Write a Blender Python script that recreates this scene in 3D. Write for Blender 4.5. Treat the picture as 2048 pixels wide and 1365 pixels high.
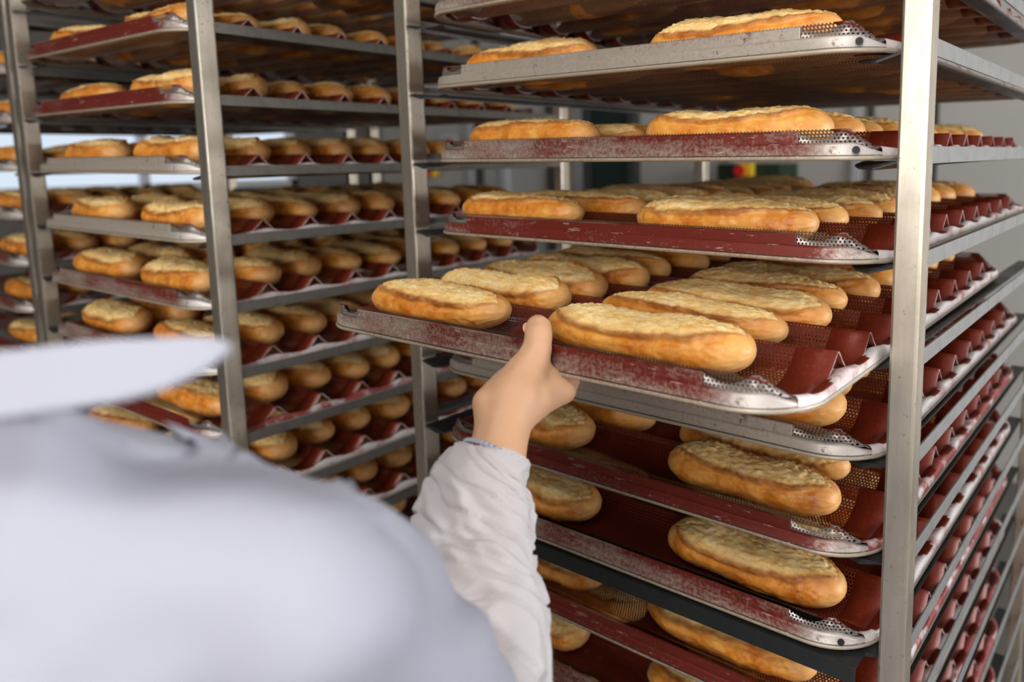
import bpy, bmesh, math, random
from mathutils import Vector, Matrix, noise
S = bpy.context.scene
COL = S.collection
for o in list(bpy.data.objects):
    bpy.data.objects.remove(o)

# ------------------------------------------------------------------ camera
cam_d = bpy.data.cameras.new('camera')
cam = bpy.data.objects.new('camera', cam_d); COL.objects.link(cam)
CAM = Vector((0.1905, -0.6424, 1.55))
rx = Vector((0.80723528, 0.59013634, -0.01050264)); fw = Vector((-0.58590415, 0.79904203, -0.13508574))
ux = Vector((-0.07132695, 0.11519952, 0.99077825))
M = Matrix((rx, ux, -fw)).transposed().to_4x4(); M.translation = CAM
cam.matrix_world = M
cam_d.sensor_width = 36.0; cam_d.sensor_fit = 'HORIZONTAL'
cam_d.lens = 1521.67 / 2048 * 36
cam_d.shift_x = -220.5 / 2048; cam_d.shift_y = -163.9 / 2048
cam_d.clip_start = 0.02
cam_d.dof.use_dof = True; cam_d.dof.focus_distance = 0.71; cam_d.dof.aperture_fstop = 3.8
S.camera = cam

# ------------------------------------------------------------------ light
S.view_settings.view_transform = 'Standard'; S.view_settings.look = 'None'
S.view_settings.gamma = 1.0; S.view_settings.use_curve_mapping = False
S.view_settings.exposure = 0.15
w = bpy.data.worlds.new('world'); S.world = w; w.use_nodes = True
bg = w.node_tree.nodes['Background']; bg.inputs[0].default_value = (0.80, 0.88, 1.0, 1); bg.inputs[1].default_value = 0.85

def area(name, loc, target, sx, sy, power, col):
    d = bpy.data.lights.new(name, 'AREA'); d.shape = 'RECTANGLE'; d.size = sx; d.size_y = sy; d.energy = power; d.color = col
    o = bpy.data.objects.new(name, d); COL.objects.link(o); o.location = loc
    o.rotation_euler = (Vector(target) - Vector(loc)).to_track_quat('-Z', 'Y').to_euler()
    return o
# added area lights: daylight of assumed, unseen windows behind the photographer and at right
area('window_light', (0.5, -3.40, 1.95), (0.0, 0.0, 1.25), 3.1, 1.4, 84, (1.0, 0.93, 0.84))
area('window_light', (3.32, 1.1, 1.75), (0.2, 0.6, 1.2), 2.7, 1.6, 115, (1.0, 0.97, 0.94))

area('ceiling_lamp_light', (0.25, -1.45, 2.90), (0.0, -0.9, 0.0), 1.2, 0.5, 25, (1.0, 0.95, 0.88))  # added overhead fill, out of view, brightens the loaf tops

# ------------------------------------------------------------------ helpers
def tag(o, label=None, cat=None, group=None, kind=None):
    if label: o['label'] = label
    if cat: o['category'] = cat
    if group: o['group'] = group
    if kind: o['kind'] = kind
    return o
def obj(name, me, mat=None, parent=None, smooth=False):
    o = bpy.data.objects.new(name, me); COL.objects.link(o)
    if mat and not me.materials: me.materials.append(mat)
    if smooth:
        me.polygons.foreach_set('use_smooth', [True] * len(me.polygons))
    if parent: o.parent = parent
    return o
def empty(name, loc=(0, 0, 0), rz=0):
    o = bpy.data.objects.new(name, None); COL.objects.link(o); o.location = loc; o.rotation_euler = (0, 0, rz)
    o.empty_display_size = 0.05
    return o
def mesh(name, vs, fs):
    me = bpy.data.meshes.new(name); me.from_pydata([tuple(v) for v in vs], [], fs); me.update(); return me
def bm_mesh(name, bm):
    me = bpy.data.meshes.new(name); bm.normal_update(); bm.to_mesh(me); bm.free(); return me
def box(bm, x0, x1, y0, y1, z0, z1, bevel=0.0):
    t = bmesh.new()
    bmesh.ops.create_cube(t, size=1.0)
    for v in t.verts:
        v.co = Vector((x0 if v.co.x < 0 else x1, y0 if v.co.y < 0 else y1, z0 if v.co.z < 0 else z1))
    if bevel: bmesh.ops.bevel(t, geom=t.edges[:], offset=bevel, segments=2, affect='EDGES', profile=0.6)
    bmesh.ops.recalc_face_normals(t, faces=t.faces[:])
    m = bpy.data.meshes.new('t'); t.to_mesh(m); t.free(); bm.from_mesh(m); bpy.data.meshes.remove(m)
def boxes(name, lst, bevel=0.0):
    bm = bmesh.new()
    for b in lst: box(bm, *b, bevel=bevel)
    return bm_mesh(name, bm)
def cyl(bm, a, b, ra, rb=None, seg=20, caps=True):
    a, b = Vector(a), Vector(b); rb = ra if rb is None else rb
    q = (b - a).to_track_quat('Z', 'Y').to_matrix().to_4x4(); q.translation = (a + b) / 2
    bmesh.ops.create_cone(bm, cap_ends=caps, segments=seg, radius1=ra, radius2=rb, depth=(b - a).length, matrix=q)

class Mat:
    def __init__(s, name):
        s.m = bpy.data.materials.new(name); s.m.use_nodes = True; s.nt = s.m.node_tree; s.n = s.nt.nodes
        s.b = s.n['Principled BSDF']; s.out = s.n['Material Output']
    def new(s, t, **kw):
        n = s.n.new(t)
        for k, v in kw.items(): setattr(n, k, v)
        return n
    def ln(s, a, b): s.nt.links.new(a, b)
    def coord(s, kind='Object', scale=(1, 1, 1)):
        tc = s.new('ShaderNodeTexCoord'); mp = s.new('ShaderNodeMapping'); mp.inputs['Scale'].default_value = scale
        s.ln(tc.outputs[kind], mp.inputs[0]); return mp.outputs[0]
    def noise(s, vec, scale, detail=4, rough=0.55):
        n = s.new('ShaderNodeTexNoise'); n.inputs['Scale'].default_value = scale; n.inputs['Detail'].default_value = detail
        n.inputs['Roughness'].default_value = rough; s.ln(vec, n.inputs['Vector']); return n.outputs['Fac']
    def ramp(s, fac, stops):
        r = s.new('ShaderNodeValToRGB'); e = r.color_ramp.elements
        while len(e) < len(stops): e.new(0.5)
        for k, (p, c) in enumerate(stops):
            e[k].position = p; e[k].color = (*c, 1) if len(c) == 3 else c
        s.ln(fac, r.inputs[0]); return r.outputs[0]
    def mix(s, fac, a, b, mode='MIX'):
        m = s.new('ShaderNodeMix', data_type='RGBA', blend_type=mode)
        for inp, v in ((m.inputs[0], fac), (m.inputs[6], a), (m.inputs[7], b)):
            if hasattr(v, 'links'): s.ln(v, inp)
            elif isinstance(v, (int, float)): inp.default_value = v
            else: inp.default_value = (*v, 1)
        return m.outputs[2]
    def math(s, op, a, b=None):
        m = s.new('ShaderNodeMath', operation=op)
        for i, v in enumerate((a, b)):
            if v is None: continue
            if hasattr(v, 'links'): s.ln(v, m.inputs[i])
            else: m.inputs[i].default_value = v
        return m.outputs[0]
    def bump(s, h, strength, dist=0.002):
        b = s.new('ShaderNodeBump'); b.inputs['Strength'].default_value = strength; b.inputs['Distance'].default_value = dist
        s.ln(h, b.inputs['Height']); s.ln(b.outputs[0], s.b.inputs['Normal'])
    def set(s, col=None, rough=None, metal=None, spec=None):
        if col is not None:
            if hasattr(col, 'links'): s.ln(col, s.b.inputs['Base Color'])
            else: s.b.inputs['Base Color'].default_value = (*col, 1)
        if rough is not None:
            if hasattr(rough, 'links'): s.ln(rough, s.b.inputs['Roughness'])
            else: s.b.inputs['Roughness'].default_value = rough
        if metal is not None: s.b.inputs['Metallic'].default_value = metal
        if spec is not None: s.b.inputs['Specular IOR Level'].default_value = spec
        return s.m
def plain(name, col, rough=0.6, metal=0.0, nz=0.0, sc=12):
    m = Mat(name); c = m.coord()
    n = m.noise(c, sc)
    dark = tuple(v * (1 - nz) for v in col)
    m.set(m.mix(n, dark, col) if nz else col, rough, metal)
    return m.m

# ------------------------------------------------------------------ materials
def steel(name, base, dirt, metal=0.75, amount=0.5):
    m = Mat(name); c = m.coord(scale=(1, 1, .12)); c2 = m.coord()
    st = m.noise(c, 90, 5); bl = m.noise(c2, 14, 6, .65); sp = m.noise(c2, 150, 3, .6)
    col = m.mix(m.ramp(st, [(.35, (0, 0, 0)), (.7, (1, 1, 1))]), tuple(v * .82 for v in base), base)
    col = m.mix(m.math('MULTIPLY', m.ramp(bl, [(.5, (0, 0, 0)), (.75, (1, 1, 1))]), amount), col, dirt)
    col = m.mix(m.math('MULTIPLY', m.ramp(sp, [(.64, (0, 0, 0)), (.7, (1, 1, 1))]), .6), col, tuple(v * .4 for v in dirt))
    m.set(col, m.ramp(bl, [(.3, (.30,) * 3), (.7, (.46,) * 3)]), metal)
    m.bump(st, .15, .0006)
    return m.m
M_POST = steel('brushed_steel', (.62, .56, .475), (.24, .19, .13), .9)
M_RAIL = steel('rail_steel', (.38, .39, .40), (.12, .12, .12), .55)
M_RAIL_SHADE = steel('worn_rail_steel', (.20, .19, .17), (.08, .07, .06), .6)  # left racks' rails: their shade is put into a darker steel colour
M_BRACKET = steel('dark_bracket_steel', (.028, .032, .034), (.05, .04, .03), .35, .3)

def frame_mat(name, lo, hi):
    m = Mat(name); c = m.coord(); cs = m.coord(scale=(.25, 1, 1))
    big = m.noise(cs, 9, 5, .6); fine = m.noise(c, 260, 4, .75); sp = m.noise(c, 60, 5, .7)
    v = m.math('ADD', m.math('MULTIPLY', big, .75), m.math('MULTIPLY', fine, .25))
    tc = m.new('ShaderNodeTexCoord'); sp_ = m.new('ShaderNodeSeparateXYZ'); m.ln(tc.outputs['Object'], sp_.inputs[0])
    corner = m.math('MAXIMUM', m.math('DIVIDE', m.math('ADD', sp_.outputs[0], .075), .07), 0.0)
    v = m.math('ADD', v, m.math('MULTIPLY', m.math('MINIMUM', corner, 1.0), .22))
    f = m.ramp(v, [(lo, (0, 0, 0)), (hi, (1, 1, 1))])
    red = m.mix(fine, (.125, .010, .006), (.19, .028, .018))
    grey = m.mix(fine, (.27, .225, .19), (.48, .43, .375))
    col = m.mix(f, red, grey)
    col = m.mix(m.math('MULTIPLY', m.math('MINIMUM', corner, 1.0), f), col, (.62, .58, .58))
    col = m.mix(m.math('MULTIPLY', m.ramp(sp, [(.62, (0, 0, 0)), (.68, (1, 1, 1))]), .75), col, (.06, .032, .02))
    zc = sp_.outputs[2]
    bead = m.math('MULTIPLY', m.math('LESS_THAN', zc, .0036), m.ramp(fine, [(.30, (.5,) * 3), (.6, (.95,) * 3)]))
    col = m.mix(bead, col, (.42, .35, .26))
    seam = m.math('MULTIPLY', m.math('COMPARE', zc, .0042), 1.0); seam.node.inputs[0].links[0].from_node.inputs[2].default_value = .0005
    col = m.mix(m.math('MULTIPLY', seam, .8), col, (.03, .022, .018))
    lip = m.math('MULTIPLY', m.math('GREATER_THAN', zc, .0240), m.ramp(big, [(.42, (0,) * 3), (.55, (.85,) * 3)]))
    col = m.mix(lip, col, (.48, .36, .28))
    sc = m.noise(m.coord(scale=(.5, 1, 3)), 75, 4, .7)
    col = m.mix(m.math('MULTIPLY', m.ramp(sc, [(.64, (0, 0, 0)), (.67, (1, 1, 1))]), .7), col, (.52, .42, .36))
    m.set(col, .42, .25); m.bump(fine, .2, .0008)
    return m.m
M_FRAME = {'red': frame_mat('worn_red_coating', .50, .66), 'mix': frame_mat('patchy_red_and_grey_coating', .42, .56),
           'grey': frame_mat('bare_grey_aluminium', .30, .42)}
def side_mat(name, lo, hi):
    m = Mat(name); c = m.coord(); n = m.noise(c, 30, 5, .65); f = m.noise(c, 300, 3)
    col = m.mix(m.ramp(n, [(lo, (0, 0, 0)), (hi, (1, 1, 1))]), (.36, .055, .055), (.78, .73, .75))
    col = m.mix(m.math('MULTIPLY', f, .3), col, (.25, .22, .22))
    return m.set(col, .4, .1)
M_SIDE = side_mat('pale_scuffed_edge', .30, .52)
M_SIDER = side_mat('red_scuffed_edge', .50, .64)
def sheet_mat(name, perforated, bare=False):
    m = Mat(name); c = m.coord(); n = m.noise(c, 40, 4); f = m.noise(c, 420, 3)
    col = m.mix(n, (.115, .010, .003), (.185, .022, .008))
    col = m.mix(m.math('MULTIPLY', m.ramp(f, [(.55, (0, 0, 0)), (.75, (1, 1, 1))]), .35), col, (.30, .10, .08))
    ge = m.new('ShaderNodeNewGeometry')
    if perforated: col = m.mix(ge.outputs['Backfacing'], col, m.mix(n, (.24, .15, .11), (.34, .24, .19)))
    if bare: col = m.mix(n, (.16, .13, .12), (.46, .44, .43))
    m.set(col, .36, .5 if bare else .15, .6); m.bump(f, .12, .0006)
    if perforated:
        tc = m.new('ShaderNodeTexCoord'); sep = m.new('ShaderNodeSeparateXYZ'); m.ln(tc.outputs['Object'], sep.inputs[0])
        p = .0034
        def cell(ox, oy):
            x = m.math('SUBTRACT', m.math('PINGPONG', m.math('ADD', sep.outputs[0], 1 + ox), p / 2), 0.0)
            y = m.math('SUBTRACT', m.math('PINGPONG', m.math('ADD', sep.outputs[2 if bare else 1], 1 + oy), p * .866), 0.0)
            return m.math('SQRT', m.math('ADD', m.math('MULTIPLY', x, x), m.math('MULTIPLY', y, y)))
        d = m.math('MINIMUM', cell(0, 0), cell(p / 2, p * .866))
        hole = m.math('LESS_THAN', d, .00104)
        tr = m.new('ShaderNodeBsdfTransparent'); mx = m.new('ShaderNodeMixShader')
        m.ln(hole, mx.inputs[0]); m.ln(m.b.outputs[0], mx.inputs[1]); m.ln(tr.outputs[0], mx.inputs[2]); m.ln(mx.outputs[0], m.out.inputs[0])
    return m.m
M_PERF = sheet_mat('perforated_burgundy_sheet', True)
M_SOLID = sheet_mat('burgundy_sheet', False)
M_PERFGREY = sheet_mat('perforated_edge', True, True)

def crust_mat():
    m = Mat('baguette_crust'); at = m.new('ShaderNodeAttribute', attribute_name='zone'); sep = m.new('ShaderNodeSeparateColor')
    m.ln(at.outputs['Color'], sep.inputs[0]); crumb, ridge, pale = sep.outputs
    oi = m.new('ShaderNodeObjectInfo'); tc = m.new('ShaderNodeTexCoord'); ad = m.new('ShaderNodeVectorMath', operation='ADD')
    m.ln(tc.outputs['Object'], ad.inputs[0])
    cmb = m.new('ShaderNodeCombineXYZ'); m.ln(m.math('MULTIPLY', oi.outputs['Random'], 7.0), cmb.inputs[0]); m.ln(cmb.outputs[0], ad.inputs[1])
    v = ad.outputs[0]
    a = m.noise(v, 30, 6, .66); b = m.noise(v, 75, 6, .68); c = m.noise(v, 320, 4, .7)
    crust = m.ramp(a, [(.32, (.40, .090, .004)), (.48, (.64, .205, .014)), (.66, (.82, .40, .080))])
    crust = m.mix(m.math('MULTIPLY', m.ramp(b, [(.42, (0, 0, 0)), (.7, (1, 1, 1))]), .40), crust, (.84, .46, .13))
    crust = m.mix(m.math('MULTIPLY', m.ramp(c, [(.55, (0, 0, 0)), (.72, (1, 1, 1))]), .22), crust, (.84, .60, .30))
    crust = m.mix(m.math('MULTIPLY', pale, .72), crust, m.mix(b, (.70, .36, .11), (.86, .58, .28)))
    va = m.new('ShaderNodeVectorMath', operation='MULTIPLY'); m.ln(v, va.inputs[0]); va.inputs[1].default_value = (.45, 1, 1)
    cb = m.noise(va.outputs[0], 120, 6, .72)
    cr = m.ramp(cb, [(.29, (.66, .28, .05)), (.40, (.90, .57, .19)), (.52, (.97, .75, .36)), (.70, (1.0, .86, .55))])
    cr = m.mix(m.math('MULTIPLY', m.ramp(a, [(.40, (1, 1, 1)), (.62, (0, 0, 0))]), .50), cr, (.76, .44, .13))
    cr = m.mix(m.math('MULTIPLY', m.ramp(c, [(.56, (0, 0, 0)), (.70, (1, 1, 1))]), .3), cr, (.60, .36, .12))
    col = m.mix(crumb, crust, cr)
    col = m.mix(m.math('MULTIPLY', ridge, m.ramp(b, [(.35, (1, 1, 1)), (.8, (.65,) * 3)])), col, (.24, .060, .006))
    tint = m.new('ShaderNodeHueSaturation'); m.ln(col, tint.inputs['Color'])
    m.ln(m.math('ADD', m.math('MULTIPLY', oi.outputs['Random'], .22), .86), tint.inputs['Value'])
    m.set(tint.outputs[0], m.mix(crumb, (.42,) * 3, (.75,) * 3), 0, .4)
    h = m.math('ADD', m.math('MULTIPLY', m.mix(crumb, b, cb), 1.0), m.math('MULTIPLY', c, .4))
    m.bump(m.math('MULTIPLY', h, m.math('ADD', m.math('MULTIPLY', crumb, 1.0), .35)), .6, .0022)
    return m.m
M_CRUST = crust_mat()

def skin_mat():
    m = Mat('skin'); c = m.coord(); n = m.noise(c, 30, 4); f = m.noise(c, 700, 3, .6)
    m.set(m.mix(n, (.60, .33, .19), (.73, .45, .29)), .5, 0, .4)
    m.b.inputs['Subsurface Weight'].default_value = .12; m.b.inputs['Subsurface Radius'].default_value = (.006, .003, .0015); m.b.inputs['Subsurface Scale'].default_value = 1.0
    m.bump(m.math('ADD', f, m.math('MULTIPLY', m.noise(m.coord(scale=(1, 1, 2.5)), 120, 4), .8)), .22, .0006)
    return m.m
M_SKIN = skin_mat()
def cloth_mat(name, col, sheer=0.0):
    m = Mat(name); c = m.coord(); f = m.noise(c, 380, 3)
    m.set(col, .85, 0, .2); m.bump(f, .1, .0004)
    if sheer:
        tl = m.new('ShaderNodeBsdfTranslucent'); tl.inputs[0].default_value = (*col, 1)
        tr = m.new('ShaderNodeBsdfTransparent'); a = m.new('ShaderNodeMixShader'); b = m.new('ShaderNodeMixShader')
        a.inputs[0].default_value = .25; m.ln(m.b.outputs[0], a.inputs[1]); m.ln(tl.outputs[0], a.inputs[2])
        b.inputs[0].default_value = sheer; m.ln(a.outputs[0], b.inputs[1]); m.ln(tr.outputs[0], b.inputs[2]); m.ln(b.outputs[0], m.out.inputs[0])
    return m.m
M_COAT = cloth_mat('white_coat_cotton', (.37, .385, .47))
M_SLEEVE = cloth_mat('thin_nonwoven_fabric', (.74, .73, .77), .15)
M_TROUSER = cloth_mat('white_trousers', (.7, .7, .72))

# ------------------------------------------------------------------ the room
def structure(name, me, mat, **k):
    return tag(obj(name, me, mat), kind='structure', **k)
M_WALL = plain('grey_painted_panel', (.56, .545, .52), .55, 0, .06, 3)
M_FLOOR = plain('grey_tiled_floor', (.16, .15, .14), .45, 0, .3, 6)
M_CEIL = plain('grey_ceiling', (.22, .22, .21), .8)
M_WALL2 = plain('dark_grey_wall', (.13, .125, .12), .6, 0, .1, 3)
M_DARKTRIM = plain('dark_green_paint', (.012, .030, .024), .5, 0, .2)
M_PALETRIM = plain('pale_profile', (.58, .59, .62), .4, .2)
M_GREYTRIM = plain('grey_profile', (.05, .055, .05), .5)
M_TAN = plain('tan_wood', (.52, .36, .24), .6, 0, .25, 20)
X0, X1, Y0, Y1, H = -5.0, 3.4, -3.5, 3.2, 3.0
structure('floor', boxes('f', [(X0, X1, Y0, Y1, -.1, 0)]), M_FLOOR)
structure('ceiling', boxes('c', [(X0, X1, Y0, Y1, H, H + .1)]), M_CEIL)
structure('wall_back', boxes('w', [(X0, X1, Y1, Y1 + .1, 0, H)]), M_WALL)
def wall_with_holes(name, axis, c, u0, u1, holes, mat, th=.1):
    # axis 'x': wall plane at x=c spanning y; axis 'y': plane at y=c spanning x
    parts = []; u = u0
    for a, b, z0, z1 in sorted(holes):
        parts += [(u, a, 0, H), (a, b, 0, z0), (a, b, z1, H)]; u = b
    parts.append((u, u1, 0, H))
    s = 1 if c > 0 else -1
    L = [((min(c, c + s * th), max(c, c + s * th), a, b, z0, z1) if axis == 'x' else (a, b, min(c, c + s * th), max(c, c + s * th), z0, z1)) for a, b, z0, z1 in parts]
    return structure(name, boxes(name, L), mat)
wall_with_holes('wall_left', 'x', X0, Y0, Y1, [(.45, 2.46, 1.36, 1.80)], M_WALL2)
wall_with_holes('wall_right', 'x', X1, Y0, Y1, [(-.3, 2.5, .9, 2.6)], M_WALL)  # the opening is for an assumed, unseen window
wall_with_holes('wall_front', 'y', Y0, X0, X1, [(-1.1, 2.1, 1.2, 2.7)], M_WALL2)  # opening assumed too, out of view, placed for the front light
M_GLASS = Mat('window_glass'); M_GLASS.set((.95, .98, 1), .02); M_GLASS.b.inputs['Transmission Weight'].default_value = 1; M_GLASS.b.inputs['IOR'].default_value = 1.02; M_GLASS = M_GLASS.m
def window(n, axis, c, a, b, z0, z1):
    def bx(u0, u1, z0, z1, d=.03):
        return (c - d, c + d, u0, u1, z0, z1) if axis == 'x' else (u0, u1, c - d, c + d, z0, z1)
    t = .045; mid = (a + b) / 2
    f = structure('window_%d' % n, boxes('wf', [bx(a, b, z0, z0 + t), bx(a, b, z1 - t, z1), bx(a, a + t, z0, z1), bx(b - t, b, z0, z1), bx(mid - t / 2, mid + t / 2, z0, z1)]), M_PALETRIM)
    obj('pane', boxes('wp', [bx(a + t, b - t, z0 + t, z1 - t, .003)]), M_GLASS, f)
window(1, 'x', X0 - .05, .45, 2.46, 1.36, 1.80)
window(2, 'x', X1 + .05, -.3, 2.5, .9, 2.6)  # assumed right-wall window, unseen, added to go with the side light
window(3, 'y', Y0 - .05, -1.1, 2.1, 1.2, 2.7)  # assumed window behind the camera, unseen, added for the front light
# panel joints and profiles on the back wall
tn = 0
for x, wd, mt in [(-4.55, .05, M_PALETRIM), (-3.95, .06, M_PALETRIM), (-3.62, .06, M_PALETRIM), (-2.935, .06, M_PALETRIM), (-1.84, .055, M_PALETRIM), (-1.14, .05, M_PALETRIM), (-3.082, .10, M_TAN),
                  (-1.075, .03, M_GREYTRIM), (-.77, .03, M_GREYTRIM), (-3.87, .05, M_GREYTRIM), (-3.2, .05, M_GREYTRIM), (.2, .04, M_GREYTRIM)]:
    tn += 1
    structure('trim_%d' % tn, boxes('t', [(x - wd / 2, x + wd / 2, Y1 - .03, Y1, 0, H - .02)], .004), mt)
dr = structure('door_1', boxes('d', [(-2.83, -2.53, Y1 - .05, Y1, 0, 2.1)], .005), M_DARKTRIM)
obj('door_frame', boxes('df', [(-2.88, -2.83, Y1 - .07, Y1, 0, 2.16), (-2.53, -2.48, Y1 - .07, Y1, 0, 2.16), (-2.88, -2.48, Y1 - .07, Y1, 2.1, 2.16)], .004), M_GREYTRIM, dr)
obj('door_handle', boxes('dh', [(-2.80, -2.79, Y1 - .10, Y1 - .05, .98, 1.12)], .002), M_PALETRIM, dr)

M_RED = plain('red_plastic', (.75, .02, .03), .35); M_YEL = plain('yellow_plastic', (.85, .55, .03), .4); M_BLACK = plain('black_plastic', (.02, .02, .02), .5)
M_GREEN = plain('dark_green_plastic', (.02, .045, .02), .5, 0, .3, 20)
def estop(x, z, y, label):
    e = empty('emergency_stop_button', (x, y, z)); tag(e, label, 'switch', 'emergency stop switches on the back wall')
    obj('housing', boxes('h', [(-.035, .035, -.05, 0, -.035, .035)], .006), M_YEL, e)
    bm = bmesh.new(); cyl(bm, (-.02, -.05, -.005), (-.02, -.075, -.005), .022, .03, 24)
    obj('push_button', bm_mesh('b', bm), M_RED, e)
crate = empty('green_cabinet', (-1.66, Y1, 0)); tag(crate, 'dark green machine cabinet against the grey back wall', 'cabinet')
obj('body', boxes('cb', [(-.17, .20, -.22, 0, 0, 1.50)], .01), M_GREEN, crate)
obj('front_panel', boxes('cp', [(-.14, .17, -.232, -.222, .1, 1.46)], .004), M_GREEN, crate)
obj('vent', boxes('cv', [(-.10, .13, -.238, -.233, 1.30 + k * .03, 1.312 + k * .03) for k in range(4)]), M_BLACK, crate)
estop(-1.63, 1.47, Y1 - .235, 'yellow and red emergency stop button on the dark green cabinet')
estop(-4.33, 1.44, Y1 - .03, 'yellow and red emergency stop button on the wall left of the door')
sg = empty('warning_notice', (-4.17, Y1 - .03, 1.645)); tag(sg, 'small white notice with a red square on the far wall', 'sign')
obj('backing_plate', boxes('s', [(-.10, .10, -.006, 0, -.08, .08)]), M_PALETRIM, sg); obj('red_square', boxes('s', [(-.04, .04, -.01, -.006, -.03, .04)], .002), M_RED, sg)

M_FILL = Mat('lamp_diffuser'); M_FILL.set((.9, .9, .88), .5); M_FILL.b.inputs['Emission Color'].default_value = (1, .95, .88, 1); M_FILL.b.inputs['Emission Strength'].default_value = 3.0; M_FILL = M_FILL.m
cl = empty('ceiling_light', (.25, -1.45, 3.0)); tag(cl, 'long white ceiling light over the aisle in front of the racks', 'lamp')  # unseen fixture added to go with the overhead fill
obj('housing', boxes('h', [(-.64, .64, -.29, .29, -.06, 0)], .008), M_PALETRIM, cl); obj('diffuser', boxes('h', [(-.60, .60, -.25, .25, -.075, -.06)], .004), M_FILL, cl)

# ------------------------------------------------------------------ racks
W = .64; PW, PD = .0229, .0258
def make_rack(x, y, rz, ztop_fn, rows, label, rail_mat, depth=.775):
    r = empty('bakery_rack', (x, y, 0), rz); tag(r, label, 'rack', 'steel bakery racks')
    hgt = ztop_fn(rows[0]) + .06
    for px in (0, -W):
        for py in (0, depth - PD):
            obj('post', boxes('p', [(px, px + PW, py, py + PD, .16, hgt)], .0025), M_POST, r)
    for py in (0, depth - PD):
        for z in (.17, hgt - .03):
            obj('crossbar', boxes('cb', [(-W + PW, 0, py, py + PD, z, z + .025)], .002), M_POST, r)
    for px in (0, -W):
        obj('side_bar', boxes('sb', [(px, px + PW, PD, depth - PD, .17, .195)], .002), M_POST, r)
    def rail_mesh(sgn):
        # sgn=+1: rail on the right side, flange towards -x
        bm = bmesh.new()
        fl = []
        def X(v): return -v if sgn > 0 else v
        # horizontal flange with a rounded front tongue
        pts = [(0, depth - .01), (0, .002), (.020, .002), (.033, .006), (.040, .016), (.038, .030), (.026, .040), (.020, .055), (.020, depth - .01)]
        lo = [bm.verts.new((X(a), b, -.0055 - (.006 * max(0, .03 - b) / .03 if a > .01 else 0))) for a, b in pts]
        hi = [bm.verts.new((v.co.x, v.co.y, v.co.z + .0018)) for v in lo]
        bm.faces.new(lo[::-1]); bm.faces.new(hi)
        n = len(pts)
        for i in range(n): bm.faces.new((lo[i], lo[(i + 1) % n], hi[(i + 1) % n], hi[i]))
        bmesh.ops.recalc_face_normals(bm, faces=bm.faces[:])
        return bm_mesh('flange', bm)
    fR, fL = rail_mesh(1), rail_mesh(-1)
    fR.materials.append(M_BRACKET); fL.materials.append(M_BRACKET)
    wb = boxes('web', [(0, .0022, 0, depth - .02, -.006, .0085)], .0006); wb.materials.append(rail_mat)
    for k in rows:
        z = ztop_fn(k)
        a = obj('rail', wb, None, r); a.location = (.0185, PD * .9, z)
        b = obj('rail', wb, None, r); b.location = (-W + .002, PD * .9, z)
        f1 = obj('support_flange', fR, None, a); f1.location = (-.0185, -PD * .9, 0)
        f2 = obj('support_flange', fL, None, b); f2.location = (PW - .002, -PD * .9, 0)
    wheel = bmesh.new(); cyl(wheel, (-.015, 0, .055), (.015, 0, .055), .055, .055, 28); wm = bm_mesh('wheel', wheel)
    fork = boxes('fork', [(-.024, -.018, -.03, .03, .05, .15), (.018, .024, -.03, .03, .05, .15), (-.03, .03, -.035, .035, .145, .16)], .002)
    wm.materials.append(M_BLACK); fork.materials.append(M_POST)
    for px in (PW / 2, -W + PW / 2):
        for py in (PD / 2, depth - PD / 2):
            f = obj('caster_fork', fork, None, r); f.location = (px, py, 0)
            obj('wheel', wm, None, f)
    return r
HA = .0860; ZA = 1.8065
HB = .0961; ZB = 1.7255
SAG = {3: .002, 4: .004, 5: .004, 6: .007, 7: .012, 8: .016, 9: .0185, 10: .021}
zA = lambda k: ZA - HA * k - (SAG.get(k, 0) if k < 11 else .021 + .0025 * (k - 10))
zB = lambda k: ZB - HB * k
RB = (-.8915, -.1397, .0231)
RC = (-.8915 - .64 - .145, -.125, .0231)
make_rack(0, 0, 0, zA, range(-3, 17), 'tall steel rack in the middle that the sleeved arm reaches into', M_RAIL)
make_rack(RB[0], RB[1], RB[2], zB, range(-2, 15), 'tall steel rack left of the middle one, behind the white shoulder', M_RAIL_SHADE)
make_rack(RC[0], RC[1], RC[2], zB, range(-2, 15), 'steel rack at the left edge, only its right side showing', M_RAIL_SHADE)

# ------------------------------------------------------------------ trays
TW, TD, RC_ = .570, .750, .058
PITCH = .0765; Y_C0 = .030
Y_F, Y_B = .0085, TD - .0085
def wave(y):
    c1, c8 = Y_C0 + PITCH, Y_C0 + 8 * PITCH
    if y < c1: t = (y - Y_F) / (c1 - Y_F) - .5     # the first and last grooves run right up to the rim
    elif y > c8: t = (y - c8) / (Y_B - c8) - .5
    else: t = ((y - Y_C0) / PITCH) % 1.0 - .5      # 0 in the valley, +-.5 on a crest
    t = max(-.5, min(.5, t))
    v = (1 - math.cos(math.pi * t)) ** 1.25
    return min(v, .93) / .93
def zsheet(y):
    if y < Y_F: return .0265 - .010 * (Y_F - y) / .0025
    if y > Y_B: return .0265 - .010 * (y - Y_B) / .0025
    return .003 + .0235 * wave(y)
def inset(y):
    d = min(y, TD - y)
    return 0 if d >= RC_ else RC_ - math.sqrt(max(0, RC_ ** 2 - (RC_ - d) ** 2))
ys = [.0095 + (TD - .019) * i / 300 for i in range(301)]
def strip(x0f, x1f, nx, th=.0009):
    vs = []; fs = []
    for y in ys:
        a, b = x0f(y), x1f(y)
        for i in range(nx + 1):
            vs.append((a + (b - a) * i / nx, y, zsheet(y)))
    for j in range(len(ys) - 1):
        for i in range(nx):
            k = j * (nx + 1) + i; fs.append((k, k + 1, k + nx + 2, k + nx + 1))
    return mesh('sheet', vs, fs)
xL = lambda y: -TW + .0105 + inset(y)
xR = lambda y: -.0105 - inset(y)
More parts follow.
